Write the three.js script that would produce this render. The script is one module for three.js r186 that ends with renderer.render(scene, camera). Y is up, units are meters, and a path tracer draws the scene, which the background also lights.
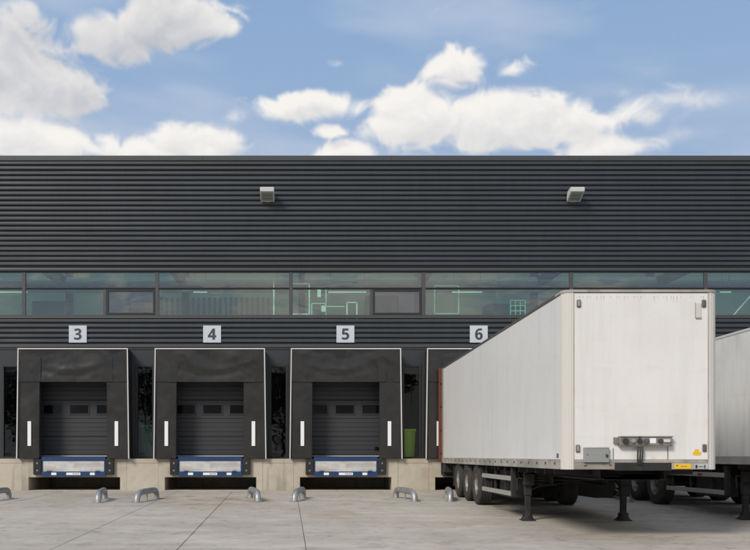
import * as THREE from 'three';
import { RoundedBoxGeometry } from 'three/addons/geometries/RoundedBoxGeometry.js';
import { mergeGeometries } from 'three/addons/utils/BufferGeometryUtils.js';
import { FontLoader } from 'three/addons/loaders/FontLoader.js';
import { TextGeometry } from 'three/addons/geometries/TextGeometry.js';

// ------------------------------------------------------------------ camera
const scene = new THREE.Scene();
const camera = new THREE.PerspectiveCamera(32.87, 1024 / 751, 0.1, 3000);
camera.position.set(0, 1.1, 29.8);          // the yard falls away from the wall, the eye is 1.7 m above it
camera.lookAt(0, 1.1, 0);
camera.setViewOffset(1024, 751, 95.6, -246.5, 1024, 751);   // rising-front lens: verticals stay vertical
const renderer = new THREE.WebGLRenderer({ antialias: true });
renderer.setSize(1024, 751);
renderer.toneMapping = THREE.LinearToneMapping;
renderer.toneMappingExposure = 1.0;
renderer.shadowMap.enabled = true;
renderer.shadowMap.type = THREE.PCFSoftShadowMap;

// ------------------------------------------------------------------ noise
function hash(x, y, s) {
  let h = Math.imul(x, 374761393) ^ Math.imul(y, 668265263) ^ Math.imul(s, 2246822519);
  h = Math.imul(h ^ (h >>> 13), 1274126177); h ^= h >>> 16;
  h = Math.imul(h, 2246822519); h ^= h >>> 15;
  return (h >>> 0) / 4294967296;
}
function vnoise(x, y, s = 0, px = 0) {
  const xi = Math.floor(x), yi = Math.floor(y); let fx = x - xi, fy = y - yi;
  fx = fx * fx * fx * (fx * (fx * 6 - 15) + 10); fy = fy * fy * fy * (fy * (fy * 6 - 15) + 10);
  let x0 = xi, x1 = xi + 1;
  if (px) { x0 = ((x0 % px) + px) % px; x1 = ((x1 % px) + px) % px; }
  const a = hash(x0, yi, s), b = hash(x1, yi, s), c = hash(x0, yi + 1, s), d = hash(x1, yi + 1, s);
  return a + (b - a) * fx + (c - a) * fy + (a - b - c + d) * fx * fy;
}
function fbm(x, y, o, s = 0, px = 0, g = 0.5) {
  let v = 0, a = 1, t = 0;
  for (let i = 0; i < o; i++) { v += a * vnoise(x, y, s + i * 17, px); t += a; a *= g; x *= 2; y *= 2; px *= 2; }
  return v / t;
}
let seed = 7;
const rnd = () => { seed = (Math.imul(seed, 1664525) + 1013904223) >>> 0; return seed / 4294967296; };
const clamp = (v, a = 0, b = 1) => Math.min(b, Math.max(a, v));
const sstep = (a, b, v) => { const t = clamp((v - a) / (b - a)); return t * t * (3 - 2 * t); };
const lerp = (a, b, t) => a + (b - a) * t;

// ------------------------------------------------------------------ sky: summer blue with cumulus
const SUN_AZ = -38 * Math.PI / 180, SUN_EL = 36 * Math.PI / 180;   // behind the viewer, to the left
{
  const W = 4096, H = 2048, data = new Uint16Array(W * H * 4), half = THREE.DataUtils.toHalfFloat;
  // cumulus banks: azimuth, elevation, half-widths in degrees, weight
  const banks = [[-17.56, 22.03, 3.99, 3.05, 1.1], [-14.61, 20.68, 2.8, 1.55, 1.0], [-16.16, 23.93, 2.29, 1.22, 0.8],
    [-11.35, 23.82, 3.34, 1.69, 1.1], [-8.24, 24.92, 3.76, 1.68, 1.1], [-5.45, 24.65, 1.71, 0.7, 0.9],
    [-16.16, 17.91, 3.93, 1.27, 1.1], [-7.34, 18.37, 4.51, 1.3, 1.1], [-10.34, 17.88, 3.61, 0.87, 1.0],
    [0.8, 20.56, 3.07, 1.02, 1.1], [1.41, 19.25, 0.98, 0.49, 0.9], [2.15, 18.03, 2.08, 0.55, 0.8],
    [8.96, 22.12, 2.15, 1.55, 1.1], [6.12, 20.88, 2.06, 1.06, 1.0], [7.34, 19.76, 3.59, 1.6, 1.15],
    [11.23, 19.35, 6.22, 1.91, 1.25], [15.87, 19.21, 2.03, 1.36, 1.0], [17.56, 17.36, 2.21, 0.64, 0.7],
    [20.2, 19.08, 2.66, 1.02, 0.9], [22.97, 19.26, 2.15, 0.7, 0.75], [20.58, 17.59, 2.65, 0.63, 0.5],
    [12.41, 22.11, 1.1, 0.5, 0.5], [1.72, 22.83, 0.74, 0.31, 0.75], [-3.99, 19.76, 0.8, 0.34, 0.35], [18.56, 20.3, 0.77, 0.41, 0.6]];
  const field = (az, el) => {
    const win = sstep(-27, -20, az) * (1 - sstep(26, 33, az)) * sstep(13, 16, el) * (1 - sstep(26.5, 30, el));
    const x = az / 3, y = el / 2.3;
    const wx = (vnoise(x * 1.5, y * 1.5, 91, 180) - 0.5) * 0.9, wy = (vnoise(x * 1.5, y * 1.5, 57, 180) - 0.5) * 0.7;
    let n = 0, am = 1, tot = 0, X = x + wx, Y = y + wy, px = 120;
    for (let k = 0; k < 6; k++) { const q = vnoise(X, Y, 3 + k * 11, px); n += am * (k < 1 ? q : 0.5 * q + 0.5 * (1 - Math.abs(2 * q - 1) * 1.25)); tot += am; am *= 0.6; X *= 2; Y *= 2; px *= 2; }
    n = n / tot - 0.52;
    let base = -0.7;
    if (win > 0.001) {
      let b = -0.75;
      for (const [a, e, ra, re, w] of banks) {
        const u = (az - a) / ra, v = (el - e) / re, r = u * u + v * v;
        if (r < 4) { const q = (w - 0.1) * (1 - 0.95 * r); b = b > -0.7 || q > -0.7 ? Math.log(Math.exp(5 * b) + Math.exp(5 * q)) / 5 : b; }
      }
      base = lerp(base, b, win);
    }
    if (win < 0.999) base = lerp((fbm(az / 20 + 3, el / 9, 3, 41, 18) - 0.5) * 4.2 + 0.28, base, win);
    return (base > 0 ? base * 0.8 : Math.max(base, -0.9) * 0.5) + n * 1.6 + 0.02;
  };
  for (let j = 0; j < H; j++) {
    const el = ((j + 0.5) / H - 0.5) * 180;
    for (let i = 0; i < W; i++) {
      const k = (j * W + i) * 4;
      let r, g, b;
      if (el < -1) { r = 0.5; g = 0.55; b = 0.6; } else {
        const phi = ((i + 0.5) / W - 0.5) * 2 * Math.PI, az = Math.atan2(Math.cos(phi), -Math.sin(phi)) * 180 / Math.PI;
        const e = Math.max(el, 0), t = 1 - Math.exp(-e / 20);
        r = lerp(0.58, 0.12, t); g = lerp(0.66, 0.29, t); b = lerp(0.76, 0.575, t);
        // thin high veil
        const veil = 0.42 * sstep(0.40, 0.8, fbm(az / 12 + e * 0.05, e / 3.2 + az * 0.02, 5, 77, 30)) + 0.05;
        r = lerp(r, 0.62, veil); g = lerp(g, 0.67, veil); b = lerp(b, 0.76, veil);
        const hi = e < 40 ? 1 : 1 - sstep(40, 70, e) * 0.6;
        const d = field(az, e);
        const thin = sstep(17, 21, az) * (1 - sstep(26, 33, az)) * sstep(13, 16, e) * (1 - sstep(26.5, 30, e)), a = sstep(-0.10, 0.42 + thin * 0.4, d) ** 1.2 * hi * (1 - 0.12 * thin);
        if (a > 0.002) {
          const up = field(az - 0.3, e + 0.7), thick = sstep(0.1, 1.0, d), dull = (1 - sstep(-9, -2, az)) * sstep(18.5, 20.5, e) * 0.45;
          const sh = clamp(0.80 + (d - up) * 0.6 - thick * 0.12 - dull + (fbm(az / 1.6, e / 1.2, 4, 19, 225) - 0.5) * 0.3);
          r = lerp(r, lerp(0.53, 0.93, sh), a); g = lerp(g, lerp(0.55, 0.905, sh), a); b = lerp(b, lerp(0.60, 0.87, sh), a);
        }
        const haze = 1 - sstep(0, 7, e);
        r = lerp(r, 0.66, haze * 0.6); g = lerp(g, 0.71, haze * 0.6); b = lerp(b, 0.78, haze * 0.6);
      }
      data[k] = half(r); data[k + 1] = half(g); data[k + 2] = half(b); data[k + 3] = half(1);
    }
  }
  const t = new THREE.DataTexture(data, W, H, THREE.RGBAFormat, THREE.HalfFloatType);
  t.mapping = THREE.EquirectangularReflectionMapping; t.magFilter = t.minFilter = THREE.LinearFilter;
  t.colorSpace = THREE.LinearSRGBColorSpace; t.needsUpdate = true;
  scene.background = t; scene.environment = t;
}
const sun = new THREE.DirectionalLight(new THREE.Color(1.0, 0.93, 0.82), 2.9);
sun.position.set(Math.sin(SUN_AZ) * Math.cos(SUN_EL) * 80, Math.sin(SUN_EL) * 80, Math.cos(SUN_AZ) * Math.cos(SUN_EL) * 80);
sun.target.position.set(0, 0, 0);
sun.castShadow = true;
sun.shadow.radius = 34;   // veiled by thin cloud
sun.shadow.mapSize.set(4096, 4096);
Object.assign(sun.shadow.camera, { left: -40, right: 40, top: 30, bottom: -30, near: 1, far: 200 });
scene.add(sun, sun.target);

// ------------------------------------------------------------------ helpers
const SLOPE = 0.022;
const gy = (z) => (z <= 0 ? 0 : z >= 45 ? -45 * SLOPE : -SLOPE * z);   // height of the yard
const used = {};
function numbered(name) { const n = used[name] ?? 0; used[name] = n + 1; return n ? `${name}_${String(n).padStart(3, '0')}` : name; }
function tag(o, label, category, group) { o.userData.label = label; o.userData.category = category; if (group) o.userData.group = group; return o; }
function thing(name, label, category, [x, y, z] = [0, 0, 0], group) {
  const o = new THREE.Group(); o.name = numbered(name); o.position.set(x, y, z); scene.add(o); return tag(o, label, category, group);
}
function sub(name, parent) { const o = new THREE.Group(); o.name = name; parent.add(o); return o; }
function mesh(name, geo, mat, parent) {
  const m = new THREE.Mesh(geo, mat); m.name = name; m.castShadow = m.receiveShadow = true; parent.add(m); return m;
}
function copy(o, label) { const c = o.clone(); c.name = numbered(o.name.replace(/_\d{3}$/, '')); c.userData = { ...o.userData, label }; scene.add(c); return c; }
// texture coordinates in metres, by the way each face points
function metres(g) {
  const p = g.attributes.position, n = g.attributes.normal, uv = new Float32Array(p.count * 2);
  for (let i = 0; i < p.count; i++) {
    const ax = Math.abs(n.getX(i)), ay = Math.abs(n.getY(i)), az = Math.abs(n.getZ(i));
    const [u, v] = ay > ax && ay > az ? [p.getX(i), p.getZ(i)] : ax > az ? [p.getZ(i), p.getY(i)] : [p.getX(i), p.getY(i)];
    uv[i * 2] = u; uv[i * 2 + 1] = v;
  }
  g.setAttribute('uv', new THREE.BufferAttribute(uv, 2)); return g;
}
// box from ranges
function box(x0, x1, y0, y1, z0, z1) {
  const g = new THREE.BoxGeometry(x1 - x0, y1 - y0, z1 - z0); g.translate((x0 + x1) / 2, (y0 + y1) / 2, (z0 + z1) / 2); return metres(g);
}
function rbox(x0, x1, y0, y1, z0, z1, r = 0.01, seg = 2) {
  const g = new RoundedBoxGeometry(x1 - x0, y1 - y0, z1 - z0, seg, Math.min(r, (x1 - x0) / 2.1, (y1 - y0) / 2.1, (z1 - z0) / 2.1));
  g.translate((x0 + x1) / 2, (y0 + y1) / 2, (z0 + z1) / 2); return metres(g);
}
function merge(list) {
  return mergeGeometries(list.map((g) => { const h = g.index ? g.toNonIndexed() : g; for (const k of Object.keys(h.attributes)) if (!['position', 'normal', 'uv'].includes(k)) h.deleteAttribute(k); return h; }));
}
function cyl(r, len, axis, x, y, z, seg = 24, r2 = r) {
  const g = new THREE.CylinderGeometry(r, r2, len, seg); if (axis === 'x') g.rotateZ(Math.PI / 2); if (axis === 'z') g.rotateX(Math.PI / 2); g.translate(x, y, z); return g;
}
function bar(a, b, w, h) {   // straight bar between two points
  const A = new THREE.Vector3(...a), B = new THREE.Vector3(...b), g = new THREE.BoxGeometry(w, h, A.distanceTo(B));
  g.applyMatrix4(new THREE.Matrix4().lookAt(A, B, Math.abs(B.y - A.y) > 0.95 * A.distanceTo(B) ? new THREE.Vector3(1, 0, 0) : new THREE.Vector3(0, 1, 0)));
  g.translate((A.x + B.x) / 2, (A.y + B.y) / 2, (A.z + B.z) / 2); return g;
}
function tube(pts, r, seg = 40, rad = 14, tension = 0.5) {
  return new THREE.TubeGeometry(new THREE.CatmullRomCurve3(pts.map((p) => new THREE.Vector3(...p)), false, 'catmullrom', tension), seg, r, rad, false);
}
// a profile in (y, z) run along x, flat faces
function strip(profile, x0, x1, nx = 1, wob = 0, s = 0) {
  const pos = [], uv = [];
  const X = (i) => x0 + (x1 - x0) * i / nx, Wb = (i, k) => wob * (vnoise(X(i) / 0.9, k * 0.7, s) + 0.6 * vnoise(X(i) / 3.1, k * 0.3, s + 5) - 0.8);
  for (let i = 0; i < nx; i++) for (let k = 0; k + 1 < profile.length; k++) {
    const [ya, za] = profile[k], [yb, zb] = profile[k + 1], a = X(i), b = X(i + 1);
    const P = [[a, ya, za + Wb(i, k)], [a, yb, zb + Wb(i, k + 1)], [b, yb, zb + Wb(i + 1, k + 1)], [b, ya, za + Wb(i + 1, k)]];
    for (const q of [0, 1, 2, 0, 2, 3]) { pos.push(...P[q]); uv.push(P[q][0], P[q][1]); }
  }
  const g = new THREE.BufferGeometry(); g.setAttribute('position', new THREE.Float32BufferAttribute(pos, 3)); g.setAttribute('uv', new THREE.Float32BufferAttribute(uv, 2)); g.computeVertexNormals(); return g;
}

// ------------------------------------------------------------------ textures
const toS = (v) => (v <= 0.0031308 ? v * 12.92 : 1.055 * Math.pow(v, 1 / 2.4) - 0.055);
function tex(w, h, fn, sx, sy = sx, srgb = true) {    // fn(u, v) -> linear colour; the picture covers sx by sy metres
  const d = new Uint8Array(w * h * 4);
  for (let j = 0; j < h; j++) for (let i = 0; i < w; i++) {
    const c = fn((i + 0.5) / w * sx, (j + 0.5) / h * sy), k = (j * w + i) * 4;
    for (let q = 0; q < 3; q++) d[k + q] = clamp(srgb ? toS(c[q]) : c[q]) * 255; d[k + 3] = 255;
  }
  const t = new THREE.DataTexture(d, w, h); t.wrapS = t.wrapT = THREE.RepeatWrapping; t.magFilter = THREE.LinearFilter; t.minFilter = THREE.LinearMipmapLinearFilter; t.generateMipmaps = true;
  if (srgb) t.colorSpace = THREE.SRGBColorSpace; t.repeat.set(1 / sx, 1 / sy); t.needsUpdate = true; return t;
}
const grey = (v) => [v, v, v];
// yard concrete: worn, stained slabs, 32 m square
const yardMap = tex(2048, 2048, (x, z) => {
  const X = x - 12;                                          // world x
  let v = 0.345 + (fbm(x * 0.35, z * 0.35, 4, 11) - 0.5) * 0.16 + (fbm(x * 2.4, z * 2.4, 4, 12) - 0.5) * 0.13 + (fbm(x * 14, z * 14, 3, 13) - 0.5) * 0.10;
  v += (hash(Math.round(x * 64), Math.round(z * 64), 5) - 0.5) * 0.05;
  v += (fbm(x * 0.5, z * 3.1, 4, 15) - 0.5) * 0.13;          // wheel scuffs running across
  const pit = fbm(x * 7, z * 7, 4, 21); if (pit > 0.66) v -= (pit - 0.66) * 0.9;
  const pale = sstep(0.56, 0.72, fbm(x * 0.9, z * 1.6, 5, 23)); v += pale * 0.055;
  // tyre marks in front of every bay, and arcs where trailers are swung in
  for (const c of [-7.25, -2.97, 1.28, 5.53, 9.79]) for (const o of [-1.0, 1.0]) {
    const dx = X - c - o - 0.12 * Math.sin(z * 0.5 + c); v -= 0.032 * Math.exp(-dx * dx / 0.035) * sstep(0.35, 0.65, fbm(x * 1.2, z * 0.7, 3, 33)) ;
  }
  for (const [cx, cz, R, s] of [[-3, 17, 10.6, 0.05], [-3, 17, 11.1, 0.045], [14, 20, 9.4, 0.05], [14, 20, 9.85, 0.05], [-14, 21, 13.0, 0.035], [-14, 21, 13.4, 0.035], [6, -4, 17.5, 0.03], [6, -4, 18.0, 0.03]]) {
    const d = Math.hypot(X - cx, z - cz) - R; v -= s * Math.exp(-d * d / 0.012) * sstep(0.4, 0.62, fbm(x * 1.6, z * 1.6, 3, 37));
  }
  v = lerp(0.385, v + 0.04, 0.62); let c = [v * 1.10, v * 0.99, v * 0.85];
  // rust-brown soaked patches
  let rust = sstep(0.52, 0.75, fbm(x * 1.1 + 9, z * 0.8, 5, 27)) * (Math.exp(-((X + 3.1) ** 2) / 3.2 - ((z - 4.2) ** 2) / 4) * 2.4 + Math.exp(-((X - 1.5) ** 2) / 3 - ((z - 8.5) ** 2) / 2) * 0.5 + 0.12);
  c = [lerp(c[0], 0.33, rust * 0.75), lerp(c[1], 0.215, rust * 0.75), lerp(c[2], 0.12, rust * 0.75)];
  const oil = sstep(0.70, 0.82, fbm(x * 1.9 + 30, z * 1.9, 4, 29)) * 0.16; c = c.map((q) => q * (1 - oil));
  return c;
}, 32);
const fineBump = tex(512, 512, (x, y) => grey(fbm(x * 8, y * 8, 5, 61, 16, 0.65)), 2, 2, false);
// plinth concrete
const plinthMap = tex(1024, 512, (x, y) => {
  let v = 0.42 + (fbm(x * 0.8, y * 0.8, 4, 71) - 0.5) * 0.10 + (fbm(x * 5, y * 5, 4, 72) - 0.5) * 0.09 + (hash(Math.round(x * 128), Math.round(y * 128), 9) - 0.5) * 0.03;
  v -= sstep(0.6, 0.8, fbm(x * 6, y * 0.5, 4, 73)) * 0.09;
  
  const st = sstep(0.58, 0.8, fbm(x * 1.3, y * 1.9, 5, 76)) * 0.5;
  return [lerp(v * 1.08, 0.36, st), lerp(v * 0.97, 0.29, st), lerp(v * 0.80, 0.20, st)];
}, 8, 4);
// ribbed steel coating: nearly even, faint chalking and run marks
const steelMap = tex(1024, 512, (x, y) => {
  const v = 1 + (fbm(x * 0.7, y * 2, 4, 81) - 0.5) * 0.22 + (fbm(x * 6, y * 0.6, 3, 82) - 0.5) * 0.16; return [0.036 * v, 0.042 * v, 0.049 * v];
}, 16, 8);
const blackPvc = tex(512, 512, (x, y) => {
  let v = 0.0225 + (fbm(x * 1.3, y * 1.3, 4, 91) - 0.5) * 0.008 + (fbm(x * 9, y * 9, 3, 92) - 0.5) * 0.005;
  const sc = sstep(0.66, 0.8, fbm(x * 2.2, y * 7, 4, 93)); v += sc * 0.005; const sc2 = sstep(0.7, 0.82, fbm(x * 8, y * 1.6, 4, 94)); v += sc2 * 0.004;
  return [v * 1.08, v, v * 0.94];
}, 4);
const pvcRough = tex(256, 256, (x, y) => grey(0.5 + (fbm(x * 2, y * 2, 4, 95, 0) - 0.5) * 0.5), 4, 4, false);
// white trailer skin: dirt runs, scuffs, rust weeping from the top seam (front) - uv in metres from the base
function skinMap(s, base, runs, dirt, rustTop, W, H, tint) {
  return tex(1024, 1024, (x, y) => {
    let v = base + (fbm(x * 0.7, y * 0.7, 4, s) - 0.5) * 0.05 + (fbm(x * 4, y * 4, 4, s + 1) - 0.5) * 0.025;
    const run = sstep(0.52, 0.8, fbm(x * 7, y * 0.35, 4, s + 2)); v -= run * runs;
    const fine = sstep(0.55, 0.85, fbm(x * 26, y * 0.9, 3, s + 3)); v -= fine * runs * 0.5;
    const sc = sstep(0.68, 0.78, fbm(x * 1.6, y * 8, 4, s + 4)); v -= sc * 0.02;
    const spk = sstep(0.76, 0.82, fbm(x * 18, y * 18, 2, s + 5)); v -= spk * 0.02;
    let c = [v * tint[0], v * tint[1], v * tint[2]];
    const dd = clamp(dirt * sstep(0.42, 0.75, fbm(x * 1.2, y * 1.2, 5, s + 6)) + dirt * 0.8 * sstep(0.5, 0.8, fbm(x * 9, y * 1.2, 4, s + 9)));
    c = [lerp(c[0], 0.34, dd), lerp(c[1], 0.315, dd), lerp(c[2], 0.27, dd)];
    if (rustTop) {
      const col = Math.floor(x / 0.055), len = 0.03 + 0.13 * hash(col, 1, s) ** 3, on = hash(col, 2, s) > 0.45 ? 1 : 0;
      const dxr = Math.abs(x / 0.055 - col - 0.3 - 0.4 * hash(col, 3, s)), top = H - 0.05 - y;
      if (on && top < len && top > 0) { const k = (1 - top / len) * sstep(0.16, 0.05, dxr) * 0.65; c = [lerp(c[0], 0.25, k), lerp(c[1], 0.15, k), lerp(c[2], 0.085, k)]; }
      const low = sstep(0.62, 0.75, fbm(x * 5, y * 2, 4, s + 8)) * Math.exp(-(y * y) / 0.06); c = [lerp(c[0], 0.30, low * 0.7), lerp(c[1], 0.22, low * 0.7), lerp(c[2], 0.14, low * 0.7)];
    }
    return c;
  }, W, H);
}
const frontSkin = skinMap(101, 0.74, 0.03, 0.06, true, 2.6, 3.0, [1, 0.975, 0.94]);
const sideSkin = skinMap(131, 0.80, 0.05, 0.03, false, 14, 3.0, [1, 0.995, 0.985]);
const greySkin = skinMap(161, 0.70, 0.05, 0.16, false, 14, 3.0, [1.0, 0.985, 0.95]);
const grimeMap = tex(512, 512, (x, y) => { const v = 0.33 + (fbm(x * 2, y * 3, 5, 171) - 0.5) * 0.24, r = sstep(0.6, 0.8, fbm(x * 4, y * 5, 4, 172)) * 0.7; return [lerp(v, 0.20, r), lerp(v * 0.945, 0.145, r), lerp(v * 0.86, 0.10, r)]; }, 4);
const darkMetalMap = tex(256, 256, (x, y) => { const v = 0.010 + fbm(x * 4, y * 4, 5, 181) * 0.018, r = sstep(0.6, 0.75, fbm(x * 3, y * 3, 4, 182)) * 0.5; return [lerp(v, 0.075, r), lerp(v * 0.97, 0.045, r), lerp(v * 0.93, 0.028, r)]; }, 2);
const galvMap = tex(256, 256, (x, y) => { const v = 0.38 + (fbm(x * 12, y * 12, 4, 191) - 0.5) * 0.3; return [v * 0.97, v * 0.99, v]; }, 1);
const lipMap = tex(512, 256, (x, y) => { let v = 0.50 + (fbm(x * 1.5, y * 5, 5, 201) - 0.5) * 0.42 + (fbm(x * 14, y * 14, 3, 202) - 0.5) * 0.1; const r = sstep(0.5, 0.72, fbm(x * 2.2, y * 6, 5, 203)) * 0.35; return [lerp(v, 0.33, r), lerp(v * 0.98, 0.22, r), lerp(v * 0.95, 0.14, r)]; }, 4, 1);
const tyreMap = tex(256, 256, (x, y) => { const v = 0.022 + (fbm(x * 10, y * 10, 4, 211)) * 0.028; return [v * 1.05, v, v * 0.92]; }, 1);
const rimMap = tex(256, 256, (x, y) => { const v = 0.26 + (fbm(x * 6, y * 6, 4, 221) - 0.5) * 0.24, r = sstep(0.45, 0.65, fbm(x * 5, y * 5, 5, 222)); return [lerp(v, 0.19, r), lerp(v * 0.96, 0.145, r), lerp(v * 0.9, 0.105, r)]; }, 1);

// ------------------------------------------------------------------ materials
const std = (o) => new THREE.MeshStandardMaterial(o);
const lin = (r, g = r, b = r) => new THREE.Color().setRGB(r, g, b);
const M = {
  yard: std({ map: yardMap, roughness: 0.95, bumpMap: fineBump, bumpScale: 0.002 }),
  subbase: std({ color: lin(0.11, 0.10, 0.088), roughness: 0.97, bumpMap: fineBump, bumpScale: 0.006 }),
  plinth: std({ map: plinthMap, roughness: 0.88, bumpMap: fineBump, bumpScale: 0.003 }),
  pit: std({ map: plinthMap, color: lin(0.8), roughness: 0.92 }),
  steel: std({ map: steelMap, roughness: 0.5, metalness: 0.0 }),
  flashing: std({ color: lin(0.05, 0.054, 0.058), roughness: 0.4 }),
  frame: std({ color: lin(0.062, 0.062, 0.064), roughness: 0.45 }),
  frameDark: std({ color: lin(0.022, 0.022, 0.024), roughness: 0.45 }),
  flatPanel: std({ color: lin(0.03, 0.034, 0.04), roughness: 0.38 }),
  inside: std({ color: lin(0.52, 0.64, 0.54), roughness: 0.9 }),
  insideDark: std({ color: lin(0.022, 0.022, 0.023), roughness: 0.9 }),
  deck: std({ color: lin(0.22, 0.22, 0.21), roughness: 0.7 }),
  pvc: std({ map: blackPvc, roughness: 0.62, roughnessMap: pvcRough }),
  pvcSide: std({ color: lin(0.018), roughness: 0.6 }),
  trim: std({ color: lin(0.62, 0.60, 0.575), roughness: 0.45 }),
  whiteStrip: std({ color: lin(0.80, 0.80, 0.79), roughness: 0.5 }),
  door: std({ color: lin(0.033, 0.033, 0.037), roughness: 0.5 }),
  doorPane: std({ color: lin(0.006), roughness: 0.12 }),
  seal: std({ color: lin(0.36, 0.36, 0.35), roughness: 0.5 }),
  blue: std({ color: lin(0.008, 0.040, 0.13), roughness: 0.45 }),
  lip: std({ map: lipMap, roughness: 0.5, metalness: 0.15 }),
  rubber: std({ color: lin(0.02), roughness: 0.85, bumpMap: fineBump, bumpScale: 0.004 }),
  bolt: std({ color: lin(0.3), roughness: 0.4, metalness: 0.8 }),
  galv: std({ map: galvMap, roughness: 0.55, metalness: 0.7 }),
  sign: std({ color: lin(0.54, 0.57, 0.625), roughness: 0.45 }),
  digit: std({ color: lin(0.05, 0.05, 0.055), roughness: 0.5 }),
  lampBody: std({ color: lin(0.60, 0.60, 0.58), roughness: 0.45 }),
  lampGlass: std({ color: lin(0.26, 0.28, 0.25), roughness: 0.15 }),
  lampLine: std({ color: lin(0.12, 0.125, 0.11), roughness: 0.4 }),
  whiteFront: std({ map: frontSkin, roughness: 0.42 }),
  whiteSide: std({ map: sideSkin, roughness: 0.3 }),
  greySide: std({ map: greySkin, roughness: 0.45 }),
  post: std({ color: lin(0.58, 0.555, 0.52), roughness: 0.42 }),
  aluminium: std({ color: lin(0.60, 0.585, 0.555), roughness: 0.45 }),
  rail: std({ map: grimeMap, roughness: 0.6 }),
  beam: std({ map: grimeMap, color: lin(1.0, 0.98, 0.95), roughness: 0.6 }),
  railDark: std({ color: lin(0.085, 0.08, 0.075), roughness: 0.6 }),
  chassis: std({ map: darkMetalMap, roughness: 0.75 }),
  guard: std({ color: lin(0.36, 0.345, 0.32), roughness: 0.5, metalness: 0.1 }),
  red: std({ color: lin(0.125, 0.030, 0.018), roughness: 0.55 }),
  olive: std({ color: lin(0.20, 0.19, 0.155), roughness: 0.6 }),
  tyre: std({ map: tyreMap, roughness: 0.9 }),
  rim: std({ map: rimMap, roughness: 0.6, metalness: 0.2 }),
  hub: std({ color: lin(0.075, 0.055, 0.042), roughness: 0.75 }),
  greyBox: std({ color: lin(0.26, 0.27, 0.265), roughness: 0.55 }),
  socket: std({ color: lin(0.035), roughness: 0.6 }),
  connector: std({ map: grimeMap, color: lin(0.8), roughness: 0.5, metalness: 0.25 }),
  lens: std({ color: lin(0.28, 0.27, 0.255), roughness: 0.2 }),
  lensRim: std({ color: lin(0.10), roughness: 0.6 }),
  yellow: std({ color: lin(0.75, 0.47, 0.025), roughness: 0.5 }),
  mustard: std({ color: lin(0.22, 0.12, 0.02), roughness: 0.6 }),
  plateWhite: std({ color: lin(0.45, 0.46, 0.48), roughness: 0.5 }),
  ink: std({ color: lin(0.02), roughness: 0.6 }),
  redLens: std({ color: lin(0.36, 0.05, 0.03), roughness: 0.3 }),
  whiteInside: std({ color: lin(0.78, 0.80, 0.79), roughness: 0.6 }),
  rackGreen: std({ color: lin(0.35, 0.60, 0.50), roughness: 0.6 }),
  binGreen: std({ color: lin(0.025, 0.11, 0.07), roughness: 0.5 }),
  binLime: std({ color: lin(0.42, 0.62, 0.04), roughness: 0.5 }),
  steelInside: std({ color: lin(0.13, 0.15, 0.15), roughness: 0.7 }),
  ductInside: std({ color: lin(0.40, 0.46, 0.44), roughness: 0.5 }),
  goods: std({ color: lin(0.22, 0.25, 0.22), roughness: 0.9 }),
  opal: new THREE.MeshPhysicalMaterial({ color: lin(0.9), transmission: 0.85, thickness: 0, roughness: 1 }),
  bark: std({ color: lin(0.07, 0.055, 0.04), roughness: 0.95 }),
  leaf: std({ color: lin(0.045, 0.075, 0.025), roughness: 0.8, side: THREE.DoubleSide }),
};
const glassOf = (r, g, b, ior) => new THREE.MeshPhysicalMaterial({ color: lin(r, g, b), transmission: 1, thickness: 0, roughness: 0.02, ior, bumpMap: glassWave, bumpScale: 0.003 });
const glassWave = tex(256, 256, (x, y) => grey(fbm(x * 0.8, y * 2.2, 3, 231)), 4, 4, false);
M.glass = glassOf(0.63, 0.87, 0.76, 2.3);
M.glassCasement = glassOf(0.45, 0.48, 0.70, 2.3);
M.glassSide = glassOf(0.80, 0.85, 0.82, 1.45);

// ------------------------------------------------------------------ the yard
function sheet(x0, x1, zs, lift) {   // ground following the fall, one quad per step
  const pos = [], uv = [], idx = [];
  zs.forEach((z) => { for (const x of [x0, x1]) { pos.push(x, gy(z) + lift, z); uv.push(x, z); } });
  for (let i = 0; i + 1 < zs.length; i++) { const a = i * 2; idx.push(a, a + 2, a + 1, a + 1, a + 2, a + 3); }
  const g = new THREE.BufferGeometry(); g.setAttribute('position', new THREE.Float32BufferAttribute(pos, 3)); g.setAttribute('uv', new THREE.Float32BufferAttribute(uv, 2)); g.setIndex(idx); g.computeVertexNormals(); return g;
}
const ground = mesh('ground', sheet(-500, 500, [-500, 0, 45, 500], -0.03), M.subbase, scene);
ground.userData = { kind: 'structure', label: 'sloping concrete yard in front of the loading docks', category: 'ground' };
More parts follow.
